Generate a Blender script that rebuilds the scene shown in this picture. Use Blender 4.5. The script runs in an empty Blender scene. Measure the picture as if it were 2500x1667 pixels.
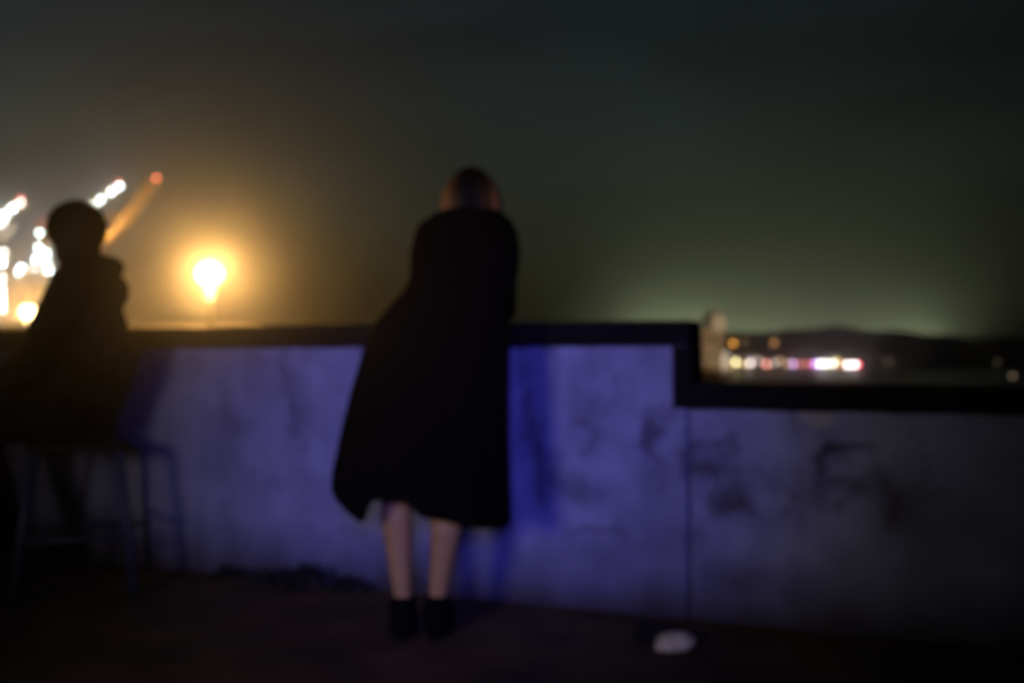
import bpy, bmesh, math, random
from mathutils import Vector, Matrix, noise as mnoise
random.seed(7)
R = math.radians

# ------------------------------------------------------------------ camera, sky, sun, exposure
SC = bpy.context.scene
COL = SC.collection
F = 2500 * 35 / 36.0            # focal length in photo pixels
H = 0.95                        # camera height above the terrace
HOR = 875.0                     # horizon row in the photo
PITCH = math.atan((HOR - 833.5) / F)
cam_d = bpy.data.cameras.new('camera')
cam = bpy.data.objects.new('camera', cam_d)
COL.objects.link(cam)
SC.camera = cam
cam_d.lens = 35.0
cam_d.sensor_width = 36.0
cam_d.clip_start = 0.05
cam_d.clip_end = 6000
cam.location = (0, 0, H)
cam.rotation_euler = (R(90) + PITCH, 0, 0)
cam_d.dof.use_dof = True
cam_d.dof.focus_distance = 0.83
cam_d.dof.aperture_fstop = 3.5
cam_d.dof.aperture_blades = 0

world = bpy.data.worlds.new('World')
SC.world = world
world.cycles.sampling_method = 'NONE'
world.use_nodes = True
wn = world.node_tree
bg = wn.nodes['Background']
sky = wn.nodes.new('ShaderNodeTexSky')
sky.sky_type = 'NISHITA'
sky.sun_disc = False
sky.sun_elevation = R(-2.6)
sky.sun_rotation = R(-38.0)
sky.air_density = 1.0
sky.dust_density = 2.0
# thin broken cloud: streaky noise over the sky's directions thins and thickens its light
wtc = wn.nodes.new('ShaderNodeTexCoord')
wmp = wn.nodes.new('ShaderNodeMapping')
wmp.inputs['Scale'].default_value = (1.0, 1.0, 3.2)
wmp.inputs['Rotation'].default_value = (0.0, R(24), 0.0)
wno = wn.nodes.new('ShaderNodeTexNoise')
wno.inputs['Scale'].default_value = 1.7
wno.inputs['Detail'].default_value = 5
wno.inputs['Roughness'].default_value = 0.5
wno.inputs['Distortion'].default_value = 0.4
wcr = wn.nodes.new('ShaderNodeValToRGB')
wcr.color_ramp.elements[0].position = 0.34
wcr.color_ramp.elements[0].color = (0.20, 0.29, 0.31, 1)
wcr.color_ramp.elements[1].position = 0.68
wcr.color_ramp.elements[1].color = (0.84, 1.16, 1.14, 1)
wmx = wn.nodes.new('ShaderNodeMix')
wmx.data_type = 'RGBA'
wmx.blend_type = 'MULTIPLY'
wmx.inputs[0].default_value = 1.0
wn.links.new(wtc.outputs['Generated'], wmp.inputs['Vector'])
wn.links.new(wmp.outputs[0], wno.inputs['Vector'])
wn.links.new(wno.outputs['Fac'], wcr.inputs[0])
wn.links.new(sky.outputs[0], wmx.inputs[6])
wn.links.new(wcr.outputs[0], wmx.inputs[7])
wn.links.new(wmx.outputs[2], bg.inputs[0])
bg.inputs[1].default_value = 0.12

sun_d = bpy.data.lights.new('moon', 'SUN')
sun_d.energy = 0.002
sun_d.angle = R(0.5)
sun_d.color = (1.0, 0.93, 0.85)
sun = bpy.data.objects.new('moon', sun_d)
COL.objects.link(sun)
sun.rotation_euler = (R(60), 0, R(160))

SC.view_settings.view_transform = 'Standard'
SC.view_settings.look = 'None'
SC.view_settings.gamma = 1.0
SC.view_settings.use_curve_mapping = False
SC.view_settings.exposure = 0.0
SC.render.engine = 'CYCLES'
SC.cycles.use_denoising = True
SC.cycles.denoiser = 'OPENIMAGEDENOISE'
SC.cycles.use_adaptive_sampling = False
SC.cycles.volume_bounces = 0
SC.cycles.max_bounces = 4
SC.cycles.sample_clamp_indirect = 0.3
SC.cycles.sample_clamp_direct = 0.0
SC.render.film_transparent = False

# ------------------------------------------------------------------ helpers
def P(px, py, d):
    """photo pixel + depth (metres along the view axis on the ground) -> world point"""
    u = (px - 1250.0) / F
    v = (833.5 - py) / F
    dx, dy, dz = u, math.cos(PITCH) - v * math.sin(PITCH), math.sin(PITCH) + v * math.cos(PITCH)
    return Vector((dx * d / dy, d, H + dz * d / dy))

def tag(o, label=None, cat=None, group=None, kind=None):
    if label: o['label'] = label
    if cat: o['category'] = cat
    if group: o['group'] = group
    if kind: o['kind'] = kind
    return o

def empty(name, loc=(0, 0, 0), rz=0.0):
    o = bpy.data.objects.new(name, None)
    COL.objects.link(o)
    o.location = loc
    o.rotation_euler = (0, 0, rz)
    o.empty_display_size = 0.1
    return o

def link(name, me, material, parent=None, smooth=False):
    o = bpy.data.objects.new(name, me)
    COL.objects.link(o)
    if material: me.materials.append(material)
    if parent is not None: o.parent = parent
    if smooth:
        for p in me.polygons: p.use_smooth = True
    return o

def from_bm(name, bm, material, parent=None, smooth=False):
    me = bpy.data.meshes.new(name)
    bm.normal_update()
    bm.to_mesh(me)
    bm.free()
    return link(name, me, material, parent, smooth)

def mat(name, col, rough=0.8, var=0.25, scale=6.0, bump=0.0, metal=0.0, spec=0.3, sheen=0.0):
    m = bpy.data.materials.new(name)
    m.use_nodes = True
    nt = m.node_tree
    b = nt.nodes['Principled BSDF']
    tc = nt.nodes.new('ShaderNodeTexCoord')
    n = nt.nodes.new('ShaderNodeTexNoise')
    n.inputs['Scale'].default_value = scale
    n.inputs['Detail'].default_value = 6
    nt.links.new(tc.outputs['Object'], n.inputs['Vector'])
    cr = nt.nodes.new('ShaderNodeValToRGB')
    cr.color_ramp.elements[0].position = 0.3
    cr.color_ramp.elements[1].position = 0.7
    cr.color_ramp.elements[0].color = tuple(c * (1 - var) for c in col) + (1,)
    cr.color_ramp.elements[1].color = tuple(min(1, c * (1 + var)) for c in col) + (1,)
    nt.links.new(n.outputs['Fac'], cr.inputs[0])
    nt.links.new(cr.outputs[0], b.inputs['Base Color'])
    b.inputs['Roughness'].default_value = rough
    b.inputs['Metallic'].default_value = metal
    b.inputs['Specular IOR Level'].default_value = spec
    if sheen: b.inputs['Sheen Weight'].default_value = sheen
    if bump:
        bp = nt.nodes.new('ShaderNodeBump')
        bp.inputs['Strength'].default_value = bump
        bp.inputs['Distance'].default_value = 0.02
        nt.links.new(n.outputs['Fac'], bp.inputs['Height'])
        nt.links.new(bp.outputs[0], b.inputs['Normal'])
    return m

def emit(name, col, strength, see_through=0.0):
    """a lit lamp surface or painted glow; see_through lets the light inside the globe out"""
    m = bpy.data.materials.new(name)
    m.use_nodes = True
    nt = m.node_tree
    nt.nodes.remove(nt.nodes['Principled BSDF'])
    out = nt.nodes['Material Output']
    e = nt.nodes.new('ShaderNodeEmission')
    e.inputs[0].default_value = tuple(col) + (1,)
    e.inputs[1].default_value = strength
    if see_through:
        t = nt.nodes.new('ShaderNodeBsdfTransparent')
        t.inputs[0].default_value = (see_through,) * 3 + (1,)
        a = nt.nodes.new('ShaderNodeAddShader')
        nt.links.new(e.outputs[0], a.inputs[0])
        nt.links.new(t.outputs[0], a.inputs[1])
        nt.links.new(a.outputs[0], out.inputs[0])
    else:
        nt.links.new(e.outputs[0], out.inputs[0])
    m.cycles.emission_sampling = 'NONE'
    return m

def add_box(bm, lo, hi):
    vs = [bm.verts.new((x, y, z)) for x in (lo[0], hi[0]) for y in (lo[1], hi[1]) for z in (lo[2], hi[2])]
    for f in ((0, 1, 3, 2), (4, 6, 7, 5), (0, 4, 5, 1), (2, 3, 7, 6), (0, 2, 6, 4), (1, 5, 7, 3)):
        bm.faces.new([vs[i] for i in f])
    return vs

def box(name, lo, hi, material, parent=None, bevel=0.0):
    bm = bmesh.new()
    add_box(bm, lo, hi)
    bmesh.ops.recalc_face_normals(bm, faces=bm.faces)
    if bevel:
        bmesh.ops.bevel(bm, geom=list(bm.edges), offset=bevel, segments=2, affect='EDGES')
    return from_bm(name, bm, material, parent)

def add_tube(bm, pts, radii, n=12, cap=True):
    """tube through points with a radius each"""
    pts = [Vector(p) for p in pts]
    rings = []
    for i, p in enumerate(pts):
        a = pts[max(i - 1, 0)]
        b = pts[min(i + 1, len(pts) - 1)]
        d = (b - a).normalized()
        side = d.cross(Vector((0.31, 0.95, 0.1)))
        if side.length < 1e-3: side = d.cross(Vector((1, 0, 0)))
        side.normalize()
        up = side.cross(d)
        rings.append([bm.verts.new(p + (side * math.cos(t) + up * math.sin(t)) * radii[i])
                      for t in (2 * math.pi * k / n for k in range(n))])
    for r0, r1 in zip(rings, rings[1:]):
        for k in range(n):
            bm.faces.new((r0[k], r0[(k + 1) % n], r1[(k + 1) % n], r1[k]))
    if cap:
        bm.faces.new(rings[0][::-1])
        bm.faces.new(rings[-1])
    return rings

def tube(name, pts, radii, material, parent=None, n=12):
    bm = bmesh.new()
    add_tube(bm, pts, radii, n)
    bmesh.ops.recalc_face_normals(bm, faces=bm.faces)
    return from_bm(name, bm, material, parent, True)

def add_beam(bm, a, b, w, h):
    a, b = Vector(a), Vector(b)
    d = (b - a).normalized()
    ref = Vector((0, 1, 0)) if abs(d.y) < 0.9 else Vector((1, 0, 0))
    s = d.cross(ref).normalized()
    u = s.cross(d)
    vs = []
    for p in (a, b):
        for i, j in ((-1, -1), (1, -1), (1, 1), (-1, 1)):
            vs.append(bm.verts.new(p + s * (i * h / 2) + u * (j * w / 2)))
    for f in ((3, 2, 1, 0), (4, 5, 6, 7), (0, 1, 5, 4), (1, 2, 6, 5), (2, 3, 7, 6), (3, 0, 4, 7)):
        bm.faces.new([vs[i] for i in f])

def beam(name, a, b, w, h, material, parent=None):
    bm = bmesh.new()
    add_beam(bm, a, b, w, h)
    bmesh.ops.recalc_face_normals(bm, faces=bm.faces)
    return from_bm(name, bm, material, parent)

def add_lathe(bm, prof, n=20, centre=(0, 0, 0)):
    c = Vector(centre)
    rings = [[bm.verts.new(c + Vector((r * math.cos(t), r * math.sin(t), z)))
              for t in (2 * math.pi * k / n for k in range(n))] for r, z in prof]
    for r0, r1 in zip(rings, rings[1:]):
        for k in range(n):
            bm.faces.new((r0[k], r0[(k + 1) % n], r1[(k + 1) % n], r1[k]))
    bm.faces.new(rings[0][::-1])
    bm.faces.new(rings[-1])

def lathe(name, prof, material, parent=None, n=20, centre=(0, 0, 0)):
    bm = bmesh.new()
    add_lathe(bm, prof, n, centre)
    return from_bm(name, bm, material, parent, True)

def blob(name, prims, material, parent, voxel=0.012, smooth=6, origin=(0, 0, 0)):
    """one continuous surface grown from overlapping tapered limbs ('c') and ellipsoids ('e')"""
    o3 = Vector(origin)
    bm = bmesh.new()
    for q in prims:
        if q[0] == 'c':
            _, a, ra, b, rb = q
            a, b = Vector(a) - o3, Vector(b) - o3
            d = b - a
            L = max(d.length, 1e-4)
            prof = []
            for k in range(7):
                t = math.pi / 2 * k / 6
                prof.append((max(ra * math.sin(t), 1e-4), -ra * math.cos(t)))
            for k in range(7):
                t = math.pi / 2 * k / 6
                prof.append((max(rb * math.cos(t), 1e-4), L + rb * math.sin(t)))
            M = Matrix.Translation(a) @ Vector((0, 0, 1)).rotation_difference(d).to_matrix().to_4x4()
            tmp = bmesh.new()
            add_lathe(tmp, prof, 14)
            tmp.transform(M)
        else:
            _, c, rad, rot = q
            tmp = bmesh.new()
            bmesh.ops.create_icosphere(tmp, subdivisions=3, radius=1.0)
            tmp.transform(Matrix.Translation(Vector(c) - o3) @ rot.to_4x4() @ Matrix.Diagonal(Vector(tuple(rad) + (1,))))
        me = bpy.data.meshes.new('tmp')
        tmp.to_mesh(me)
        tmp.free()
        bm.from_mesh(me)
        bpy.data.meshes.remove(me)
    bmesh.ops.recalc_face_normals(bm, faces=bm.faces)
    ob = from_bm(name, bm, material, parent, True)
    rm = ob.modifiers.new('remesh', 'REMESH')
    rm.mode = 'VOXEL'
    rm.voxel_size = voxel
    rm.use_smooth_shade = True
    sm = ob.modifiers.new('smooth', 'SMOOTH')
    sm.factor = 0.5
    sm.iterations = smooth
    return ob

I3 = Matrix.Identity(3)

def lamp_light(name, loc, power, col, radius=0.2, parent=None):
    d = bpy.data.lights.new(name, 'POINT')
    d.energy = power
    d.color = col
    d.shadow_soft_size = radius
    o = bpy.data.objects.new(name, d)
    COL.objects.link(o)
    o.location = loc
    if parent is not None: o.parent = parent
    return o

def spot(name, loc, target, power, col, size, blend, radius, parent=None):
    d = bpy.data.lights.new(name, 'SPOT')
    d.energy = power; d.color = col; d.spot_size = R(size); d.spot_blend = blend; d.shadow_soft_size = radius
    o = bpy.data.objects.new(name, d)
    COL.objects.link(o)
    o.location = loc
    o.rotation_euler = (Vector(target) - Vector(loc)).to_track_quat('-Z', 'Y').to_euler()
    if parent is not None: o.parent = parent
    return o

# ------------------------------------------------------------------ materials
M_floor = mat('terrace_concrete', (0.10, 0.058, 0.018), 0.92, 0.45, 3.0, 0.6)
M_cope = mat('dark_coping_paint', (0.007, 0.006, 0.005), 0.8, 0.3, 9.0, 0.4, spec=0.15)
M_coat = mat('black_wool', (0.0035, 0.0028, 0.0020), 0.95, 0.3, 60.0, 0.3, spec=0.05)
M_skin = mat('skin', (0.50, 0.28, 0.09), 0.55, 0.1, 14.0)
M_hair_dark = mat('dark_hair', (0.010, 0.007, 0.005), 0.6, 0.4, 40.0, 0.3, spec=0.2)
M_hair_two_rim = mat('two_tone_rimlit_hair', (0.82, 0.38, 0.06), 0.55, 0.3, 40.0, 0.3)  # side colour joins lighter hair with the lamp's orange rim painted in
_nt = M_hair_two_rim.node_tree
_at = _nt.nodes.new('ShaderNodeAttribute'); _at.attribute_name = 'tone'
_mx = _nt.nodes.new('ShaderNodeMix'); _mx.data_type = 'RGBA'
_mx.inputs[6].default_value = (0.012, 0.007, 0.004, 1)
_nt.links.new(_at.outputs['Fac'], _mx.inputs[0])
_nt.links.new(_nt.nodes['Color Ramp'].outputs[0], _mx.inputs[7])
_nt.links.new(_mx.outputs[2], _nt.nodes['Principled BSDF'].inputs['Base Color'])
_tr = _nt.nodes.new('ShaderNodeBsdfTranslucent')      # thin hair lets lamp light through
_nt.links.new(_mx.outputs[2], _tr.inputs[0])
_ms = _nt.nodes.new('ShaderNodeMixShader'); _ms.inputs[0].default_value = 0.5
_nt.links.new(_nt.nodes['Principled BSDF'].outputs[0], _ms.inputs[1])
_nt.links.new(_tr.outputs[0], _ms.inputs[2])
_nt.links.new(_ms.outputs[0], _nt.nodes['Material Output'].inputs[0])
M_shoe = mat('black_leather', (0.005, 0.004, 0.003), 0.9, 0.2, 20.0, spec=0.05)
M_jacket = mat('brown_jacket', (0.011, 0.0085, 0.006), 0.9, 0.3, 30.0, 0.3, spec=0.1)
M_trouser = mat('dark_trousers', (0.006, 0.006, 0.007), 0.9, 0.3, 40.0, 0.2, spec=0.1)
M_stool = mat('painted_steel', (0.045, 0.055, 0.10), 0.45, 0.2, 20.0, 0.0, spec=0.4)
M_seat = mat('dark_seat', (0.01, 0.009, 0.008), 0.8, 0.2, 20.0, 0.1)
M_stone = mat('pale_stone', (0.88, 0.74, 0.40), 0.9, 0.2, 22.0, 0.5)
M_rubble = mat('dark_rubble', (0.012, 0.011, 0.010), 0.95, 0.4, 18.0, 0.5)
M_weed = mat('dry_weed', (0.030, 0.028, 0.016), 0.9, 0.4, 30.0)
M_quay = mat('quay_concrete', (0.12, 0.11, 0.10), 0.9, 0.3, 0.4, 0.3)
M_bwall = mat('breakwater_concrete', (0.06, 0.05, 0.04), 0.9, 0.2, 1.2, 0.3)
M_pole = mat('lamp_pole_paint', (0.62, 0.56, 0.45), 0.5, 0.2, 8.0)
M_dark = mat('dark_metal', (0.03, 0.03, 0.03), 0.5, 0.2, 8.0)
M_crane = mat('crane_paint', (0.70, 0.44, 0.14), 0.6, 0.2, 0.3)
M_hill = mat('night_scrub', (0.035, 0.040, 0.028), 0.95, 0.4, 0.05)
M_house = mat('far_plaster', (0.12, 0.11, 0.10), 0.9, 0.2, 0.3)
M_roof = mat('far_roof', (0.09, 0.04, 0.03), 0.9, 0.2, 0.3)
M_tan = mat('tan_stonework', (0.30, 0.22, 0.14), 0.9, 0.3, 0.8, 0.4)
M_pale = mat('pale_plaster', (0.72, 0.64, 0.52), 0.9, 0.12, 0.9, 0.2)
M_white = mat('white_plaster', (0.80, 0.80, 0.78), 0.9, 0.1, 0.9, 0.2)
M_glass = mat('dark_glass', (0.02, 0.02, 0.025), 0.15, 0.1, 1.0)

# sea: rippled, dark
M_sea = bpy.data.materials.new('sea_water')
M_sea.use_nodes = True
nt = M_sea.node_tree
b = nt.nodes['Principled BSDF']
b.inputs['Base Color'].default_value = (0.004, 0.006, 0.008, 1)
b.inputs['Roughness'].default_value = 0.22
tc = nt.nodes.new('ShaderNodeTexCoord')
wv = nt.nodes.new('ShaderNodeTexNoise')
wv.inputs['Scale'].default_value = 0.6
wv.inputs['Detail'].default_value = 5
bp = nt.nodes.new('ShaderNodeBump')
bp.inputs['Strength'].default_value = 0.9
bp.inputs['Distance'].default_value = 0.6
nt.links.new(tc.outputs['Object'], wv.inputs['Vector'])
nt.links.new(wv.outputs['Fac'], bp.inputs['Height'])
nt.links.new(bp.outputs[0], b.inputs['Normal'])

# painted plaster of the parapet: colour attribute carries stains, chips and foot dirt with painted shade
M_plaster = bpy.data.materials.new('lavender_blue_plaster')
M_plaster.use_nodes = True
nt = M_plaster.node_tree
b = nt.nodes['Principled BSDF']
b.inputs['Roughness'].default_value = 0.9
b.inputs['Specular IOR Level'].default_value = 0.15
at = nt.nodes.new('ShaderNodeAttribute')
at.attribute_name = 'wear_and_shade'
tc = nt.nodes.new('ShaderNodeTexCoord')
n1 = nt.nodes.new('ShaderNodeTexNoise')
n1.inputs['Scale'].default_value = 7.0
n1.inputs['Detail'].default_value = 8
nt.links.new(tc.outputs['Object'], n1.inputs['Vector'])
cr = nt.nodes.new('ShaderNodeValToRGB')
cr.color_ramp.elements[0].position = 0.3
cr.color_ramp.elements[0].color = (0.30, 0.30, 0.40, 1)
cr.color_ramp.elements[1].position = 0.7
cr.color_ramp.elements[1].color = (0.38, 0.38, 0.48, 1)
nt.links.new(n1.outputs['Fac'], cr.inputs[0])
mx = nt.nodes.new('ShaderNodeMix')
mx.data_type = 'RGBA'
mx.blend_type = 'MULTIPLY'
mx.inputs[0].default_value = 1.0
nt.links.new(cr.outputs[0], mx.inputs[6])
nt.links.new(at.outputs['Color'], mx.inputs[7])
nt.links.new(mx.outputs[2], b.inputs['Base Color'])
bp = nt.nodes.new('ShaderNodeBump')
bp.inputs['Strength'].default_value = 0.4
bp.inputs['Distance'].default_value = 0.01
nt.links.new(n1.outputs['Fac'], bp.inputs['Height'])
nt.links.new(bp.outputs[0], b.inputs['Normal'])

# ------------------------------------------------------------------ wall line on the terrace
def ground_pt(px, py):
    d = F * H / (py - HOR)
    return Vector(((px - 1250) / F * d, d, 0))
W0 = ground_pt(400, 1385)
W1 = ground_pt(1600, 1500)
WT = (W1 - W0).normalized()
WROT = math.atan2(WT.y, WT.x)
def wall_s(px):
    u = (px - 1250.0) / F
    return (u * W0.y - W0.x) / (WT.x - u * WT.y)
def wall_z(px, py):
    y = W0.y + WT.y * wall_s(px)
    return H + (HOR - py) / F * y
S_STEP = wall_s(1679)
S_TRIM = wall_s(1645)
S_L, S_R = -2.6, wall_s(2500) + 1.6
Z_HIGH = wall_z(1500, 784)
Z_LOW = wall_z(2000, 938)
BAND = 0.094
THICK = 0.20

# ------------------------------------------------------------------ large structure
# sea to the horizon
bm = bmesh.new()
vs = [bm.verts.new(v) for v in ((-2500, -400, -3.0), (2500, -400, -3.0), (2500, 3000, -3.0), (-2500, 3000, -3.0))]
bm.faces.new(vs)
tag(from_bm('sea', bm, M_sea), 'dark night sea beyond the low parapet', None, None, 'structure')

# terrace: a raised slab the photographer sits on
terr = box('terrace', (-4.5, -8.0, -3.4), (6.0, THICK + 0.03, 0.0), M_floor)
terr.location = W0
terr.rotation_euler = (0, 0, WROT)
tag(terr, 'dark bare concrete terrace floor in front of the parapet', None, None, 'structure')

# quay on the left, where lamps and cranes stand
bm = bmesh.new()
prof = [(-380, 6.5), (-3.0, 6.5), (-2.5, 60), (-60, 330), (-120, 640), (-380, 640)]
top = [bm.verts.new((x, y, -2.0)) for x, y in prof]
bot = [bm.verts.new((x, y, -3.6)) for x, y in prof]
bm.faces.new(top)
for i in range(len(prof)):
    j = (i + 1) % len(prof)
    bm.faces.new((top[j], top[i], bot[i], bot[j]))
bmesh.ops.recalc_face_normals(bm, faces=bm.faces)
tag(from_bm('quay', bm, M_quay), 'flat harbour quay below the terrace', None, None, 'structure')

# far hills behind the town
def hills(name, d, ridge, depth, label):
    bm = bmesh.new()
    rows = []
    n = 90
    for r, (frac, dd) in enumerate(((0, 0), (0.55, 0.25), (0.85, 0.5), (1.0, 0.75), (0.6, 1.0))):
        row = []
        for i in range(n + 1):
            px = 900 + (4200 - 900) * i / n
            py = ridge[-1][1]
            for (x0, y0), (x1, y1) in zip(ridge, ridge[1:]):
                if x0 <= px <= x1:
                    t = (px - x0) / (x1 - x0)
                    t = t * t * (3 - 2 * t)
                    py = y0 + (y1 - y0) * t
                    break
            if px < ridge[0][0]: py = ridge[0][1]
            D = d + depth * dd
            p = P(px, py, d + depth * 0.75)
            z = -3.2 + (p.z + 3.2) * frac + (mnoise.noise((px * 0.012, r * 1.7, 3.1)) * 2.2 if frac > 0 else 0)
            row.append(bm.verts.new(((px - 1250) / F * D, D, z)))
        rows.append(row)
    for r0, r1 in zip(rows, rows[1:]):
        for i in range(n):
            bm.faces.new((r0[i], r0[i + 1], r1[i + 1], r1[i]))
    return tag(from_bm(name, bm, M_hill, None, True), label, None, None, 'structure')
hills('hills', 372, [(900, 860), (1600, 842), (1790, 812), (2050, 800), (2300, 818), (2600, 830), (4200, 850)], 120,
      'dark hills behind the far waterfront lights')

# ------------------------------------------------------------------ the parapet
wall = empty('parapet_wall', W0, WROT)
tag(wall, 'stepped lavender blue plastered parapet wall with a black coping band', 'wall')

STAINS = []    # (px, py, rx px, ry px, strength)
for a in ((1797, 1214, 46, 44, .75), (1745, 1135, 60, 24, .6), (1690, 1120, 22, 60, .5), (2045, 1098, 60, 14, .5), (2000, 1120, 18, 34, .45),
          (1985, 1190, 40, 55, .45), (2075, 1180, 70, 16, .35), (2190, 1230, 60, 90, .5), (1432, 1020, 40, 70, .35),
          (1420, 1190, 60, 36, .5), (1300, 1030, 30, 110, .45), (1330, 1150, 40, 70, .5), (1590, 1060, 16, 50, .55), (1640, 1010, 40, 16, .45),
          (1600, 1180, 70, 60, .35), (1500, 1330, 80, 40, .35), (1650, 1310, 90, 50, .4), (1800, 1400, 140, 30, .35),
          (700, 960, 50, 60, .2), (760, 1030, 40, 40, .25), (560, 1080, 30, 110, .25), (640, 1180, 60, 30, .2), (2300, 1300, 120, 120, .4),
          (860, 1130, 30, 30, .15), (720, 1010, 14, 40, .25), (1540, 960, 12, 60, .2)):
    s = wall_s(a[0])
    STAINS.append((s, wall_z(a[0], a[1]), abs(wall_s(a[0] + a[2]) - s), a[3] / F * (W0.y + WT.y * s), a[4]))
CHIP = (wall_s(2005), wall_z(2005, 1018), 0.045, 0.036)

STROKES = []   # old scribbles and cracks: polylines in photo pixels, half width px, strength
for pts, hw, st in (([(1655, 1105), (1700, 1085), (1760, 1100), (1800, 1080)], 9, .5), ([(1720, 1120), (1735, 1180), (1770, 1240), (1830, 1255)], 10, .5),
                    ([(1990, 1140), (2005, 1100), (2060, 1085), (2110, 1095)], 8, .55), ([(2020, 1170), (2060, 1150), (2090, 1190), (2040, 1240)], 9, .45),
                    ([(1900, 1130), (1930, 1200), (1915, 1260)], 8, .4), ([(2150, 1150), (2200, 1210), (2170, 1290)], 10, .4), ([(1850, 1150), (1890, 1190)], 8, .35),
                    ([(1590, 1030), (1575, 1090), (1590, 1150)], 7, .45), ([(1400, 1010), (1440, 1040), (1430, 1110)], 7, .35), ([(1290, 960), (1310, 1050), (1300, 1160), (1330, 1230)], 8, .4),
                    ([(690, 880), (720, 960), (705, 1040), (760, 1090)], 3, .4), ([(560, 900), (548, 990), (575, 1080)], 3, .35), ([(1480, 860), (1500, 940), (1488, 1010)], 3, .3),
                    ([(2220, 1060), (2260, 1120), (2245, 1200)], 4, .4), ([(1380, 1300), (1460, 1290), (1530, 1310)], 6, .35)):
    q = [(wall_s(x), wall_z(x, y)) for x, y in pts]
    STROKES.append((q, hw / F * 3.8, st))
DRIPS = [(random.Random(i * 7 + 1).uniform(S_L, S_R), random.Random(i * 5 + 2).uniform(0.1, 0.45), random.Random(i * 3 + 3).uniform(.008, .03)) for i in range(34)]
def wear_and_shade(s, z):
    v = Vector((s * 2.3, z * 2.3, 0.0))
    n0 = mnoise.fractal(v * 3, 1.0, 2.0, 5)
    ds = s + 0.05 * mnoise.noise(v * 5 + Vector((3, 1, 7))) + 0.02 * mnoise.noise(v * 17)
    dz = z + 0.05 * mnoise.noise(v * 5 + Vector((9, 4, 2))) + 0.02 * mnoise.noise(v * 17 + Vector((5, 5, 5)))
    k = 1.0 + 0.16 * n0
    for (a, b_, rx, rz, st) in STAINS:
        q = ((ds - a) / rx) ** 2 + ((dz - b_) / rz) ** 2
        if q < 6: k *= 1 - st * math.exp(-q * 0.9)
    for q, hw, st in STROKES:
        if min(p[0] for p in q) - .1 < ds < max(p[0] for p in q) + .1:
            m = 9.0
            for (x0, z0), (x1, z1) in zip(q, q[1:]):
                ux, uz = x1 - x0, z1 - z0
                t = max(0, min(1, ((ds - x0) * ux + (dz - z0) * uz) / (ux * ux + uz * uz)))
                m = min(m, math.hypot(ds - x0 - ux * t, dz - z0 - uz * t))
            k *= 1 - st * math.exp(-(m / hw) ** 2)
    ztop = (Z_HIGH if s < S_STEP else Z_LOW) - BAND
    for (a, ln, w_) in DRIPS:
        if abs(s - a) < 3 * w_ and ztop - z < ln:
            k *= 1 - 0.4 * math.exp(-((ds - a) / w_) ** 2) * (1 - (ztop - z) / ln)
    # vertical run marks under the coping
    run = mnoise.noise(Vector((s * 14, z * 1.1, 4.0)))
    k *= 1 - 0.16 * max(0, run)
    # foot dirt, deepened to paint in the light's fade downwards, ragged upper edge
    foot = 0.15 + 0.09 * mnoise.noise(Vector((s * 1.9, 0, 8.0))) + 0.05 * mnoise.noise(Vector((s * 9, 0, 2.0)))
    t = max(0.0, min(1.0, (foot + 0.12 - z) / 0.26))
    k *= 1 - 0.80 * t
    k = max(0.12, k)
    c = [k, k, k]
    warm = max(0.0, 0.5 - k) * 0.7
    c[0] *= 1 + warm * 0.6; c[2] *= 1 - warm * 0.7
    q = ((ds - CHIP[0]) / CHIP[2]) ** 2 + ((dz - CHIP[1]) / CHIP[3]) ** 2
    if q < 1.3: c = [1.35, 1.25, 0.85]
    return c

def plaster_section(name, s0, s1, z1, y0=0.0, y1=THICK):
    step = 0.016
    nx = int((s1 - s0) / step); nz = int(z1 / step)
    bm = bmesh.new()
    lay = bm.verts.layers.float_color.new('wear_and_shade')
    g = []
    for j in range(nz + 1):
        row = []
        for i in range(nx + 1):
            s = s0 + (s1 - s0) * i / nx
            z = z1 * j / nz
            edge = i in (0, nx) or j in (0, nz)
            dy = 0 if edge else 0.006 * mnoise.fractal(Vector((s * 4, z * 4, 1.0)), 1.0, 2.0, 4)
            v = bm.verts.new((s, y0 + dy, z))
            c = wear_and_shade(s, z)
            v[lay] = (c[0], c[1], c[2], 1)
            row.append(v)
        g.append(row)
    for j in range(nz):
        for i in range(nx):
            bm.faces.new((g[j][i], g[j][i + 1], g[j + 1][i + 1], g[j + 1][i]))
    bk = [bm.verts.new(p) for p in ((s0, y1, 0), (s1, y1, 0), (s1, y1, z1), (s0, y1, z1))]
    for v in bk: v[lay] = (0.8, 0.8, 0.8, 1)
    bm.faces.new(bk[::-1])
    bm.faces.new(g[-1] + [bk[2], bk[3]])
    bm.faces.new([r[-1] for r in g] + [bk[2], bk[1]])
    bm.faces.new([r[0] for r in g][::-1] + [bk[0], bk[3]])
    bmesh.ops.recalc_face_normals(bm, faces=bm.faces)
    o = from_bm(name, bm, M_plaster, wall, True)
    return o
plaster_section('high_section', S_L, S_STEP - 0.006, Z_HIGH - 0.03)
plaster_section('low_section', S_STEP + 0.006, S_R, Z_LOW - 0.03, 0.004, THICK - 0.004)

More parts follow.
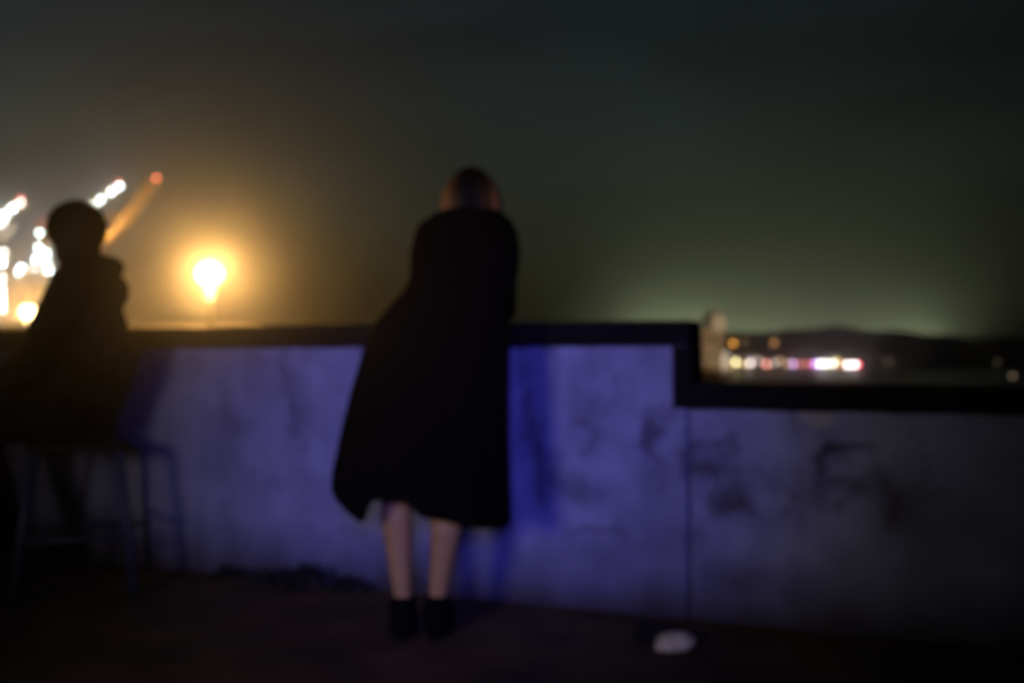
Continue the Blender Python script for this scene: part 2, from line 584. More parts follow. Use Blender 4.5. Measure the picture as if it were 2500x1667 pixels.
def rough_board(name, lo, hi, seed, parent=wall):
    """coping length with worn, slightly wavy edges"""
    bm = bmesh.new()
    L = hi[0] - lo[0]; hgt = hi[2] - lo[2]
    long_x = L >= hgt
    n = max(4, int(max(L, hgt) / 0.03))
    rings = []
    for i in range(n + 1):
        t = i / n
        ring = []
        for (jy, jk) in ((0, 0), (1, 0), (1, 1), (0, 1)):
            y = hi[1] if jy else lo[1]
            if long_x:
                x = lo[0] + L * t; z = hi[2] if jk else lo[2]
            else:
                z = lo[2] + hgt * t; x = hi[0] if jk else lo[0]
            w = 0.0035 * mnoise.fractal(Vector((x * 6 + seed, z * 6, jy * 3 + jk * 7)), 1.0, 2.0, 4)
            ring.append(bm.verts.new((x + (0 if long_x else w), y + w * 0.7, z + (w if long_x else 0))))
        rings.append(ring)
    for a, b_ in zip(rings, rings[1:]):
        for k in range(4):
            bm.faces.new((a[k], a[(k + 1) % 4], b_[(k + 1) % 4], b_[k]))
    bm.faces.new(rings[0]); bm.faces.new(rings[-1][::-1])
    bmesh.ops.recalc_face_normals(bm, faces=bm.faces)
    return from_bm(name, bm, M_cope, parent)
# coping cast in lengths with narrow open joints
edges = [S_L, S_L + 1.15, S_L + 2.3, S_L + 3.45, S_STEP + 0.012]
for i, (a, b_) in enumerate(zip(edges, edges[1:])):
    rough_board('coping', (a + 0.002, -0.018, Z_HIGH - BAND), (b_ - 0.002, THICK + 0.018, Z_HIGH), i * 3.1)
rough_board('end_band', (S_TRIM, -0.0165, Z_LOW - BAND + 0.002), (S_STEP + 0.012, THICK + 0.0165, Z_HIGH - BAND - 0.001), 5.5)
edges = [S_STEP + 0.014, S_STEP + 1.0, S_STEP + 2.0, S_R]
for i, (a, b_) in enumerate(zip(edges, edges[1:])):
    rough_board('coping', (a, -0.018, Z_LOW - BAND), (b_ - 0.003, THICK + 0.018, Z_LOW), 20 + i * 2.7)

# ------------------------------------------------------------------ sodium street lamps on the quay
SODIUM = (1.0, 0.52, 0.14)
def street_lamp(px, py, d, label, power, globe_r, strength, base=-2.0):
    c = P(px, py, d)
    t = empty('street_lamp', (c.x, c.y, base))
    tag(t, label, 'street lamp', 'sodium street lamps on the quay')
    h = c.z - base
    lathe('base', [(0.19, 0), (0.19, 0.25), (0.12, 0.34), (0.10, 0.7), (0.075, 0.74)], M_pole, t)
    lathe('pole', [(0.07, 0.74), (0.062, h * 0.6), (0.055, h - globe_r - 0.40), (0.09, h - globe_r - 0.38), (0.07, h - globe_r - 0.342)], M_pole, t)
    em = emit('sodium_globe', (1.0, 0.72, 0.32), strength, 0.92)
    lathe('collar', [(0.085, h - globe_r - 0.34), (0.10, h - globe_r - 0.16), (0.15, h - globe_r - 0.06), (0.13, h - globe_r - 0.01)], emit('glowing_neck', (1.0, 0.70, 0.30), strength * 0.30, 0.5), t)  # neck glows in place of lamp light falling on the upper post
    prof = [(max(0.005, globe_r * 1.12 * math.sin(a)), h - globe_r * 0.85 * math.cos(a)) for a in (math.pi * (0.09 + 0.86 * k / 12) for k in range(13))]
    lathe('globe', prof, em, t, 24)
    lathe('cap', [(globe_r * 0.30, h + globe_r * 0.86), (globe_r * 0.2, h + globe_r * 0.98), (0.02, h + globe_r * 1.15)], M_pole, t)
    lamp_light('sodium_light', (0, 0, h), power, SODIUM, 0.06, t)
    return t
street_lamp(512, 668, 25.0, 'glaring orange globe street lamp standing alone behind the high parapet', 5600, 0.27, 9)
street_lamp(70, 762, 55.0, 'smaller orange street lamp beside the seated person, below the crane lights', 4000, 0.36, 9)

# breakwater wall just behind the near lamp
bw = empty('breakwater_wall', (P(420, 800, 25.7).x, 25.7, -2.0), R(-3))
tag(bw, 'low concrete breakwater wall lit orange at the foot of the globe lamp', 'wall')
zt = P(500, 794, 25.7).z + 2.0
xe = P(640, 800, 25.7).x - P(420, 800, 25.7).x
nseg = 6
for i in range(nseg):
    a = -5.0 + (xe + 5.0) * i / nseg
    b_ = -5.0 + (xe + 5.0) * (i + 1) / nseg
    box('panel', (a + 0.012, 0, 0), (b_ - 0.012, 0.5, zt - 0.12), M_bwall, bw)
box('capping', (-5.05, -0.06, zt - 0.12), (xe + 0.05, 0.56, zt), M_bwall, bw, 0.02)

# ------------------------------------------------------------------ harbour cranes
M_flood = emit('floodlight_glass', (0.80, 0.97, 1.0), 34)
M_flood_w = emit('floodlight_warm_glass', (1.0, 0.86, 0.66), 9)
M_flood_dim = emit('floodlight_dim_glass', (1.0, 0.80, 0.52), 3.2)
M_flood_pk = emit('floodlight_pink_glass', (1.0, 0.86, 0.80), 16)
M_red = emit('red_beacon_glass', (1.0, 0.20, 0.10), 7.5)
M_red_dim = emit('red_beacon_dim_glass', (1.0, 0.16, 0.08), 1.6)
_lampmesh = {}
def flood(parent, org, px, py, d, material, r_px=5.0, name='floodlight'):
    """a bank of lamps: shallow domed drum facing the terrace"""
    key = material.name
    if key not in _lampmesh:
        bm = bmesh.new()
        add_lathe(bm, [(0.55, -0.35), (0.92, -0.2), (1.0, 0.0), (0.92, 0.22), (0.7, 0.42), (0.35, 0.55), (0.05, 0.6)], 14)
        bm.transform(Matrix.Rotation(R(90), 4, 'X'))
        me = bpy.data.meshes.new('floodlight')
        bm.normal_update(); bm.to_mesh(me); bm.free()
        me.materials.append(material)
        _lampmesh[key] = me
    o = bpy.data.objects.new(name, _lampmesh[key])
    COL.objects.link(o)
    o.parent = parent
    o.location = P(px, py, d) - org
    k = 0.92 * r_px / F * d
    o.scale = (k, k, k)
    return o

def crane(label, d, tip, hinge, mast_top, leg_px, rear_px, lamps, quay_z=-2.0, house=None):
    org = P(leg_px[0], HOR, d); org.z = quay_z
    t = empty('harbour_crane', org)
    tag(t, label, 'crane', 'harbour cranes with raised booms')
    L = lambda px, py, dd=0: P(px, py, d) + Vector((0, dd, 0)) - org
    g = 9.0
    for dd in (-g, g):
        # box girder of the raised boom, with lattice between the pair
        beam('boom_girder', L(*hinge, dd * 0.35), L(*tip, dd * 0.35), 1.2, 2.3, M_crane, t)
        beam('boom_stay', L(*mast_top, dd * 0.3), L(tip[0] * 0.7 + hinge[0] * 0.3, tip[1] * 0.7 + hinge[1] * 0.3, dd * 0.3), 0.35, 0.35, M_crane, t)
        beam('mast_leg', L(*hinge, dd * 0.5), L(*mast_top, dd * 0.2), 1.0, 1.2, M_crane, t)
        beam('rear_stay', L(*mast_top, dd * 0.2), L(rear_px[0], rear_px[1], dd * 0.4), 0.4, 0.5, M_crane, t)
        beam('girder', L(hinge[0] + 6, rear_px[1], dd * 0.45), L(rear_px[0], rear_px[1], dd * 0.45), 1.3, 2.6, M_crane, t)
        for k, lx in enumerate(leg_px):
            a = L(lx, HOR, dd); a.z = 0
            beam('leg', a, L(lx + (-4 if k else 4), rear_px[1] + 5, dd * 0.6), 1.6, 1.7, M_crane, t)
        a = L(leg_px[0], HOR, dd); b2 = L(leg_px[1], HOR, dd); a.z = b2.z = 12.0
        beam('portal_beam', a, b2, 1.3, 1.8, M_crane, t)
        a = L(leg_px[0], HOR, dd); b2 = L(leg_px[1], rear_px[1] + 30, dd * 0.7); a.z = 13
        beam('brace', a, b2, 0.7, 0.8, M_crane, t)
    n = 7
    for k in range(n):
        f0 = (k + 0.5) / n
        a = (hinge[0] + (tip[0] - hinge[0]) * f0, hinge[1] + (tip[1] - hinge[1]) * f0)
        beam('boom_tie', L(a[0], a[1], -g * 0.35), L(a[0], a[1], g * 0.35), 0.5, 0.6, M_crane, t)
    if house:
        lo, hi = L(house[0], house[3], -4), L(house[2], house[1], 4)
        box('machinery_house', (lo.x, lo.y, lo.z), (hi.x, hi.y, hi.z), M_crane, t, 0.3)
    for q in lamps:
        flood(t, org, q[0], q[1], d - 4.2, q[2], q[3] if len(q) > 3 else 5.0, 'beacon' if 'beacon' in q[2].name else 'floodlight')
    return t, org

ca, oa = crane('harbour crane whose raised orange boom ends in a lone red light', 440, (380, 440), (182, 702), (172, 560), (200, 105), (70, 705),
      [(382, 435, M_red, 6.5), (160, 640, M_flood_w, 4)])
cb, ob = crane('harbour crane with four white floodlights along its raised boom above the seated head', 470, (293, 455), (104, 602), (103, 548), (118, 2), (0, 664),
      [(290, 446, M_red, 5), (291, 456, M_flood), (272, 469, M_flood), (267, 464, M_flood_dim, 5), (246, 487, M_flood), (227, 504, M_flood, 6),
       (103, 541, M_red_dim, 6.5), (97, 569, M_flood, 4.5), (94, 604, M_flood, 5), (88, 632, M_flood, 5.5), (114, 618, M_flood, 5), (116, 645, M_flood, 6), (119, 660, M_flood, 6),
       (98, 660, M_flood_w, 5), (86, 657, M_flood, 5), (73, 659, M_flood_w, 6), (52, 654, M_flood, 6), (46, 664, M_flood, 6.5), (28, 668, M_flood, 6),
       (95, 680, M_flood_dim, 5), (116, 682, M_flood_dim, 5), (54, 684, M_flood_dim, 4), (30, 690, M_flood_dim, 4)],
      house=(14, 690, 112, 742))
cc, oc = crane('harbour crane at the left picture edge with two white lights near its red boom tip', 430, (54, 488), (-60, 590), (-66, 500), (8, -80), (-110, 640),
      [(51, 485, M_red, 5), (50, 495, M_flood_pk, 5.5), (58, 503, M_flood_dim, 5), (31, 508, M_flood, 6), (9, 527, M_flood, 8), (4, 545, M_flood_pk, 8), (28, 560, M_flood_dim, 6),
       (10, 579, M_flood_dim, 6), (8, 617, M_flood_pk, 7), (15, 622, M_flood_dim, 7), (4, 642, M_flood, 7), (3, 680, M_flood_pk, 8),
       (2, 706, M_flood_pk, 8), (4, 722, M_flood_pk, 7), (3, 740, M_flood_pk, 8), (5, 754, M_flood_pk, 7), (28, 770, M_flood_dim, 5), (-4, 800, M_flood_pk, 6), (1, 806, M_flood_w, 4)])
# their work lights wash the steelwork orange
spot('crane_work_light', P(205, 655, 424) - oa, P(330, 500, 440) - oa, 220000, (1.0, 0.62, 0.24), 40, 0.7, 1.0, ca)
spot('crane_work_light', P(70, 720, 445) - ob, P(70, 690, 470) - ob, 22000, (1.0, 0.60, 0.20), 110, 0.7, 1.0, cb)

# ------------------------------------------------------------------ far waterfront on the right
FAR = 340.0
def shore_lamp(px, py, col, strength, r_px, d, label):
    c = P(px, py, d)
    t = empty('waterfront_lamp', (c.x, c.y, -3.0))
    tag(t, label, 'lamp', 'lamps along the far waterfront')
    h = c.z + 3.0
    r = r_px / F * d
    lathe('post', [(0.16, 0), (0.12, max(0.5, h - r * 0.8)), (0.10, max(0.55, h - r * 0.7))], M_dark, t, 8)
    prof = [(max(0.02, r * math.sin(a)), h - r * math.cos(a)) for a in (math.pi * (0.05 + 0.9 * k / 8) for k in range(9))]
    lathe('lamp_head', prof, emit('shore_lamp', col, strength), t, 14)
SH = [
 (1772, 886, (1.0, .55, .50), 4.0, 4, 'dim pink lamp, leftmost of the far waterfront row'),
 (1784, 893, (.9, .45, .10), 2.2, 5, 'dull amber lamp just under the pale yellow one'),
 (1796, 884, (1.0, .86, .42), 10, 6, 'pale yellow lamp, large and round, at the left of the waterfront row'),
 (1812, 888, (1.0, .70, .35), 4.0, 5, 'small amber lamp right of the pale yellow lamp'),
 (1830, 887, (1.0, .80, .66), 9, 5.5, 'cream white lamp second in brightness on the left half of the row'),
 (1836, 880, (.75, .70, .85), 3.0, 5, 'faint lilac lamp above the cream white one'),
 (1852, 881, (1.0, .70, .60), 4.0, 5, 'faint rose lamp between the cream and the coral lamps'),
 (1871, 889, (1.0, .36, .28), 7.5, 5.5, 'coral red lamp in the left half of the waterfront row'),
 (1891, 886, (.85, .70, .62), 4.0, 5, 'greyish pink lamp right of the coral red one'),
 (1905, 880, (1.0, .62, .30), 2.4, 5, 'faint tan lamp standing slightly above the row'),
 (1920, 888, (1.0, .60, .36), 3.0, 5, 'dim peach lamp left of the violet one'),
 (1936, 888, (.80, .50, .95), 6.0, 5.5, 'violet lamp in the middle of the waterfront row'),
 (1953, 888, (1.0, .24, .20), 3.4, 5, 'dim red lamp right of the violet one'),
 (1970, 888, (1.0, .30, .16), 3.0, 5, 'dim brick red lamp in the middle of the row'),
 (1984, 888, (1.0, .12, .42), 9.0, 4, 'magenta lamp left of the blue one'),
 (1989, 888, (.35, .30, 1.0), 12, 4.5, 'blue lamp between the magenta and the white lamps'),
 (2002, 888, (.95, .90, 1.0), 12, 6, 'cold white lamp first of the bright right half'),
 (2014, 887, (1.0, .93, .80), 12, 6, 'bright white lamp second of the bright right half'),
 (2033, 887, (1.0, .92, .80), 12, 6, 'warm white lamp left of the yellow topped one'),
 (2043, 880, (1.0, .78, .25), 5.0, 5, 'yellow lamp rising just above the white row'),
 (2052, 889, (1.0, .40, .12), 5.0, 5, 'orange lamp in the gap between the white lamps'),
 (2069, 890, (1.0, .95, .92), 12, 6, 'white lamp second from the right end of the row'),
 (2086, 890, (1.0, .95, .92), 14, 6, 'brightest white lamp at the right end of the row'),
 (2095, 890, (1.0, .07, .10), 9.0, 5, 'deep red lamp closing the row on the right'),
 (1790, 838, (1.0, .42, .07), 5.0, 5.5, 'brighter orange lamp on the hillside above the waterfront row'),
 (1818, 834, (.8, .55, .30), 0.5, 6, 'very faint lamp between the two hillside orange lamps'),
 (1890, 837, (1.0, .44, .14), 2.2, 5.5, 'dimmer orange lamp on the hillside, right of the brighter one'),
 (2170, 883, (.75, .65, .45), 0.4, 5.5, 'very faint lone lamp right of the waterfront row'),
 (2435, 883, (.8, .60, .40), 0.22, 5, 'very faint lamp far out at the right'),
 (2472, 917, (1.0, .72, .45), 0.5, 5, 'small tan light low on the water at the right picture edge'),
]
for q in SH:
    shore_lamp(q[0], q[1], q[2], q[3], q[4] * 0.9, FAR if q[1] < 910 else 150.0, q[5])

# low dark houses behind the lamps
def house(px0, px1, py, d, label):
    a, c = P(px0, py, d), P(px1, py, d)
    t = empty('waterfront_house', ((a.x + c.x) / 2, d, -3.0))
    tag(t, label, 'house', 'dark houses behind the waterfront lamps')
    w = (c.x - a.x) / 2; h = a.z + 3.0; dp = 5.0
    box('wall', (-w, 0, 0), (w, dp * 2, h), M_house, t)
    bm = bmesh.new()
    e = 0.4
    v = [bm.verts.new(p) for p in ((-w - e, -e, h + .01), (w + e, -e, h + .01), (w + e, dp * 2 + e, h + .01), (-w - e, dp * 2 + e, h + .01), (-w - e, dp, h + 2.0), (w + e, dp, h + 2.0))]
    for f in ((0, 1, 5, 4), (2, 3, 4, 5), (0, 4, 3), (1, 2, 5), (0, 3, 2, 1)): bm.faces.new([v[i] for i in f])
    from_bm('roof', bm, M_roof, t)
    nw = max(2, int(w / 1.6))
    for i in range(nw):
        x = -w + (i + 0.5) * 2 * w / nw
        wd = box('window', (x - 0.45, -0.05, h * 0.55), (x + 0.45, 0.03, h * 0.55 + 1.3), M_glass, t)
        box('sill', (x - 0.55, -0.12, h * 0.55 - 0.12), (x + 0.55, 0.02, h * 0.55 - 0.01), M_house, wd)
    box('door', (-0.5, -0.06, 0.1), (0.5, 0.03, 2.2), M_roof, t)
hx = 1705
k = 0
side = ['behind the pale yellow lamp', 'behind the cream and coral lamps', 'behind the violet lamp', 'behind the bright white lamps', 'behind the deep red end lamp',
        'right of the waterfront row', 'far right of the waterfront row']
while hx < 2260 and k < len(side):
    wd = random.uniform(58, 84)
    house(hx, hx + wd, random.uniform(852, 866), FAR + 9, 'unlit waterfront house ' + side[k])
    hx += wd + random.uniform(6, 14); k += 1

# floodlit tower house near the step in the parapet
TD = 112.0
tw_o = P(1735, HOR, TD); tw_o.z = -3.2
tw = empty('tower_house', tw_o)
tag(tw, 'narrow floodlit stone tower house seen past the step in the parapet', 'building')
def L3(px, py, dd=0): return P(px, py, TD) + Vector((0, dd, 0)) - tw_o
def fbox(name, x0, y0, x1, y1, d0, d1, m, parent=tw, bevel=0.05):
    a, c = L3(x0, y1, d0), L3(x1, y0, d1)
    return box(name, (L3(x0, y1).x, a.y, max(a.z, 0)), (L3(x1, y0).x, c.y, c.z), m, parent, bevel)
fbox('wall', 1672, 806, 1768, 1020, 0, 5, M_tan)
tr = fbox('turret', 1735, 766, 1769, 806, -0.5, 4.0, M_pale)
fbox('pilaster', 1759, 858, 1775, 918, -0.9, -0.02, M_white)
fbox('cornice', 1669, 803, 1771, 807, -0.35, 5.3, M_tan, tw, 0.02)
a = L3(1735, 766); c = L3(1769, 766)
bm = bmesh.new()
z0, cx, hw = a.z + .01, (a.x + c.x) / 2, (c.x - a.x) / 2 + .15
vv = [bm.verts.new(p) for p in ((cx - hw, -0.65, z0), (cx + hw, -0.65, z0), (cx + hw, 4.15, z0), (cx - hw, 4.15, z0), (cx, 1.7, z0 + 0.55))]
for f in ((0, 1, 4), (1, 2, 4), (2, 3, 4), (3, 0, 4), (3, 2, 1, 0)): bm.faces.new([vv[i] for i in f])
from_bm('roof', bm, M_pale, tr)
for (x, y, hh) in ((1700, 835, 14), (1722, 835, 14), (1742, 835, 14), (1700, 872, 16), (1722, 872, 16), (1742, 872, 16)):
    wq = fbox('window', x - 4, y - hh / 2, x + 4, y + hh / 2, -0.04, 0.1, M_glass, tw, 0.0)
    fbox('frame', x - 5, y + hh / 2 + 0.3, x + 5, y + hh / 2 + 2.3, -0.12, 0.05, M_pale, wq, 0.0)
# floodlight on a short post in front of the tower house
fl = empty('floodlight_post', P(1790, HOR, TD - 9) * 1.0)
fl.location.z = -3.0
tag(fl, 'small floodlight post aimed up at the tower house', 'floodlight')
lathe('post', [(0.08, 0), (0.07, 1.0)], M_dark, fl, 8)
box('lamp_housing', (-0.2, -0.12, 1.0), (0.2, 0.12, 1.25), M_dark, fl, 0.03)
spot('tower_floodlight', (0, 0.3, 1.4), L3(1752, 800) + tw_o - fl.location, 2600, (1.0, 0.80, 0.58), 60, 0.6, 0.2, fl)

# town beyond the hills, its glow hangs in the added haze
tg_d = bpy.data.lights.new('town_glow', 'AREA')
tg_d.shape = 'RECTANGLE'
tg_d.size, tg_d.size_y = 190.0, 10.0
tg_d.energy = 8.5e4
tg_d.color = (0.86, 1.0, 0.55)
tg = bpy.data.objects.new('town_glow', tg_d)
COL.objects.link(tg)
tg.location = P(1930, 850, 600)
tg.rotation_euler = (R(-115), 0, 0)

# ------------------------------------------------------------------ floor debris
def lump(name, px, py, rx, ry, rz, material, label, cat, seed, rot=0.0):
    g = ground_pt(px, py)
    bm = bmesh.new()
    bmesh.ops.create_icosphere(bm, subdivisions=3, radius=1.0)
    for v in bm.verts:
        n = mnoise.fractal(v.co * 1.3 + Vector((seed, 0, 0)), 1.0, 2.0, 4)
        v.co *= 1 + 0.28 * n
        v.co = Vector((v.co.x * rx, v.co.y * ry, max(v.co.z, -0.55) * rz + 0.54 * rz))
    o = from_bm(name, bm, material, None, True)
    o.location = g
    o.rotation_euler = (0, R(-6), rot)
    return tag(o, label, cat)
lump('stone', 1645, 1578, 0.066, 0.05, 0.036, M_stone, 'pale flat stone lying on the terrace floor before the step', 'stone', 2.0, R(15))
lump('stone', 1582, 1560, 0.05, 0.04, 0.045, M_rubble, 'dark rough stone just left of the pale stone', 'stone', 9.0)

def weed(px, s_off, n, hgt, label, seed):
    rnd = random.Random(seed)
    s = wall_s(px)
    base = W0 + WT * s + Vector((-WT.y, WT.x, 0)) * -s_off
    bm = bmesh.new()
    for i in range(n):
        a = rnd.uniform(0, 2 * math.pi); lean = rnd.uniform(0.1, 0.8); hh = hgt * rnd.uniform(0.45, 1.0); w = rnd.uniform(0.004, 0.009)
        o0 = Vector((rnd.gauss(0, 0.045), rnd.gauss(0, 0.02), 0))
        d = Vector((math.cos(a), math.sin(a), 0)); sd = Vector((-d.y, d.x, 0)) * w
        p1 = o0 + d * lean * hh * 0.4 + Vector((0, 0, hh * 0.6)); p2 = o0 + d * lean * hh + Vector((0, 0, hh))
        v = [bm.verts.new(q) for q in (o0 - sd, o0 + sd, p1 + sd * 0.8, p1 - sd * 0.8, p2)]
        bm.faces.new((v[0], v[1], v[2], v[3])); bm.faces.new((v[3], v[2], v[4]))
    o = from_bm('weed', bm, M_weed)
    o.location = base
    tag(o, label, 'weed', 'dry weeds along the wall foot')
weed(575, 0.06, 90, 0.06, 'low dry weed tuft at the wall foot right of the stool', 1)
weed(680, 0.07, 120, 0.07, 'dry weed tuft at the wall foot midway between stool and standing person', 2)
weed(775, 0.08, 150, 0.11, 'tallest dry weed tuft at the wall foot, left of the standing person', 3)
weed(870, 0.07, 110, 0.07, 'dry weed tuft at the wall foot beside the standing legs', 4)

# ------------------------------------------------------------------ stool
st_c = Vector((-1.79, 4.10, 0))
stool = empty('bar_stool', st_c, R(23))
tag(stool, 'tall four legged steel bar stool under the seated person', 'stool')
ZS = 0.612
box('seat', (-0.19, -0.18, ZS - 0.035), (0.19, 0.18, ZS), M_seat, stool, 0.012)
cs = [(-1, -1), (1, -1), (1, 1), (-1, 1)]
lp = lambda c, z: Vector((c[0] * (0.155 + 0.065 * (1 - z / ZS)), c[1] * (0.150 + 0.06 * (1 - z / ZS)), z))
for c in cs:
    leg = tube('leg', [lp(c, 0.012), lp(c, ZS * 0.5), lp(c, ZS - 0.034)], [0.016, 0.017, 0.018], M_stool, stool, 12)
    q = lp(c, 0)
    lathe('foot_cap', [(0.020, 0.0), (0.021, 0.014), (0.016, 0.02)], M_seat, leg, 10, (q.x, q.y, 0))
for i in range(4):
    z = 0.24 if i % 2 == 0 else 0.30
    tube('rung', [lp(cs[i], z), lp(cs[(i + 1) % 4], z)], [0.010, 0.010], M_stool, stool, 8)

# ------------------------------------------------------------------ hand: palm and five separate bent fingers
def hand(wrist, fwd, palm_dn, scale=1.0, thumb_side=1):
    f = Vector(fwd).normalized(); dn = Vector(palm_dn); dn = (dn - f * dn.dot(f)).normalized()
    sd = f.cross(dn).normalized() * thumb_side
    w = Vector(wrist)
    pr = [('c', w, .026 * scale, w + f * .05 * scale, .03 * scale)]
    for k, (ln, off) in enumerate(((.072, .030), (.080, .010), (.074, -.010), (.058, -.029))):
        a = w + f * .075 * scale + sd * off * scale
        pr.append(('c', w + f * .02 * scale + sd * off * .7 * scale, .015 * scale, a, .0125 * scale))
        m = a + (f * .9 + dn * .35).normalized() * ln * .5 * scale
        e = m + (f * .45 + dn * .9).normalized() * ln * .55 * scale
        pr += [('c', a, .0095 * scale, m, .0088 * scale), ('c', m, .0088 * scale, e, .0075 * scale)]
    a = w + f * .02 * scale + sd * .026 * scale
    m = a + (f * .6 + sd * .75).normalized() * .045 * scale
    e = m + (f * .95 + dn * .2).normalized() * .032 * scale
    pr += [('c', a, .015 * scale, m, .011 * scale), ('c', m, .011 * scale, e, .009 * scale)]
    return pr

# ------------------------------------------------------------------ standing person
feet = ground_pt(1030, 1545)
wo = Vector((feet.x, feet.y, 0))
woman = empty('person', wo)
tag(woman, 'person in a long black flared coat standing bare legged, leaning on the parapet', 'person')
D_HEM, D_SH = 3.47, 3.66
def dz(py): 
    t = max(0.0, min(1.0, (1270 - py) / (1270 - 516)))
    return D_HEM + (D_SH - D_HEM) * t * t
ROWS = [(512, 1088, 1210, .060), (522, 1062, 1230, .080), (540, 1034, 1250, .098), (565, 1014, 1263, .112), (616, 1002, 1270, .125), (680, 999, 1264, .132),
        (705, 988, 1256, .135), (735, 962, 1250, .14), (765, 937, 1246, .145), (790, 914, 1244, .15), (850, 889, 1243, .165), (957, 857, 1242, .19), (1063, 832, 1242, .215), (1150, 814, 1245, .235)]
HEM = [(780, 1160), (808, 1172), (835, 1200), (875, 1232), (908, 1247), (920, 1240), (932, 1196), (1008, 1200), (1050, 1236), (1127, 1250), (1200, 1270), (1260, 1270)]
def hem_py(px):
    for (x0, y0), (x1, y1) in zip(HEM, HEM[1:]):
        if x0 <= px <= x1: return y0 + (y1 - y0) * (px - x0) / (x1 - x0)
    return 1180
def coat_pt(py, l, r, hb, a):
    d = dz(py)
    ca, sa = math.cos(a), math.sin(a)
    px = (l + r) / 2 + (r - l) / 2 * (abs(ca) ** 0.85) * (1 if ca > 0 else -1)
    low = max(0.0, (py - 700) / 560)
    f = 1 + low * (0.07 * math.sin(7 * a + 0.6) + 0.04 * math.sin(12 * a + 2)) * abs(sa)
    y = d - hb * f * (abs(sa) ** 0.9) * (1 if sa > 0 else -1)
    p = P(px, py, d)
    return Vector((p.x, y, p.z)) - wo, px
NA = 120
bm = bmesh.new()
grid = []
for (py, l, r, hb) in ROWS:
    grid.append([bm.verts.new(coat_pt(py, l, r, hb, 2 * math.pi * k / NA)[0]) for k in range(NA)])
last = ROWS[-1]
for step in (0.33, 0.66, 1.0):
    row = []
    for k in range(NA):
        a = 2 * math.pi * k / NA
        _, px = coat_pt(last[0], last[1], last[2], last[3], a)
        hp = hem_py(px) if math.sin(a) > -0.02 else 1170 + 85 * max(0, min(1, (px - 900) / 300))
        py = last[0] + (hp - last[0]) * step
        ext = (py - last[0]) / 90
        row.append(bm.verts.new(coat_pt(py, last[1] - 8 * ext, last[2] + 2 * ext, last[3] + 0.02 * ext, a)[0]))
    grid.append(row)
for r0, r1 in zip(grid, grid[1:]):
    for k in range(NA):
        bm.faces.new((r0[k], r0[(k + 1) % NA], r1[(k + 1) % NA], r1[k]))
bm.faces.new(grid[0])
bmesh.ops.recalc_face_normals(bm, faces=bm.faces)
coat = from_bm('coat', bm, M_coat, woman, True)
so = coat.modifiers.new('cloth', 'SOLIDIFY'); so.thickness = 0.006; so.offset = -1
# body: one skin under the coat
YW = W0.y + WT.y * wall_s(1130)                 # wall front depth behind the body
ELB_L, ELB_R = P(1030, 735, YW + 0.03), P(1228, 735, YW - 0.03)
ELB_L.z = ELB_R.z = Z_HIGH + 0.05
SHL, SHR = P(1055, 575, 3.68), P(1218, 575, 3.68)
WRL = ELB_L + Vector((0.10, 0.12, 0.03)); WRR = ELB_R + Vector((-0.10, 0.14, 0.04))
hipL, hipR = P(1030, 940, 3.52), P(1150, 940, 3.52)
kneeL, kneeR = P(968, 1185, 3.47), P(1096, 1190, 3.45)
ankL, ankR = P(984, 1462, 3.43), P(1068, 1462, 3.44)
calfL, calfR = P(968, 1265, 3.44), P(1090, 1285, 3.42)
neck = P(1148, 525, 3.70)
headc = P(1150, 497, 3.74)
prims = [('c', P(1090, 900, 3.54), .135, P(1110, 760, 3.58), .115), ('c', P(1110, 760, 3.58), .115, P(1136, 600, 3.66), .12),
         ('c', SHL, .062, SHR, .062), ('c', neck - Vector((0, 0, .06)), .06, headc, .052),
         ('e', headc, (.076, .094, .112), I3), ('e', headc + Vector((0, .03, -.05)), (.058, .07, .065), I3),
         ('c', headc + Vector((0, .092, .0)), .012, headc + Vector((0, .112, -.03)), .015),
         ('e', headc + Vector((0, .088, -.062)), (.024, .014, .009), I3), ('e', headc + Vector((0, .083, .028)), (.055, .016, .012), I3),
         ('e', headc + Vector((.078, .005, -.01)), (.012, .02, .03), I3), ('e', headc + Vector((-.078, .005, -.01)), (.012, .02, .03), I3)]
for (h, kn, cf, an) in ((hipL, kneeL, calfL, ankL), (hipR, kneeR, calfR, ankR)):
    prims += [('c', h, .088, kn, .056), ('c', kn, .050, cf, .057), ('c', cf, .056, cf.lerp(an, .55), .041), ('c', cf.lerp(an, .55), .041, an, .031), ('c', an, .036, an + Vector((0, .0, -.07)), .034),
              ('c', an + Vector((0, .02, -.075)), .035, an + Vector((0, .13, -.095)), .030)]
for (s, e, w, sgn) in ((SHL, ELB_L, WRL, 1), (SHR, ELB_R, WRR, -1)):
    prims += [('c', s, .048, e, .038), ('c', e, .036, w, .025)]
    prims += hand(w, (sgn * 0.8, .55, .0), (0, 0, -1), 1.0, sgn)
blob('body', prims, M_skin, woman, 0.0075, 3, wo)
for (s, e, w) in ((SHL, ELB_L, WRL), (SHR, ELB_R, WRR)):
    blob('sleeve', [('c', s, .066, s.lerp(e, .5), .064), ('c', s.lerp(e, .5), .064, e, .054), ('c', e, .054, e.lerp(w, .8), .042)], M_coat, woman, 0.014, 4, wo)
blob('collar', [('c', P(1118, 520, 3.67), .035, P(1182, 520, 3.67), .035), ('c', P(1110, 524, 3.68), .03, P(1118, 535, 3.76), .03), ('c', P(1190, 524, 3.68), .03, P(1182, 535, 3.76), .03)], M_coat, woman, 0.012, 4, wo)
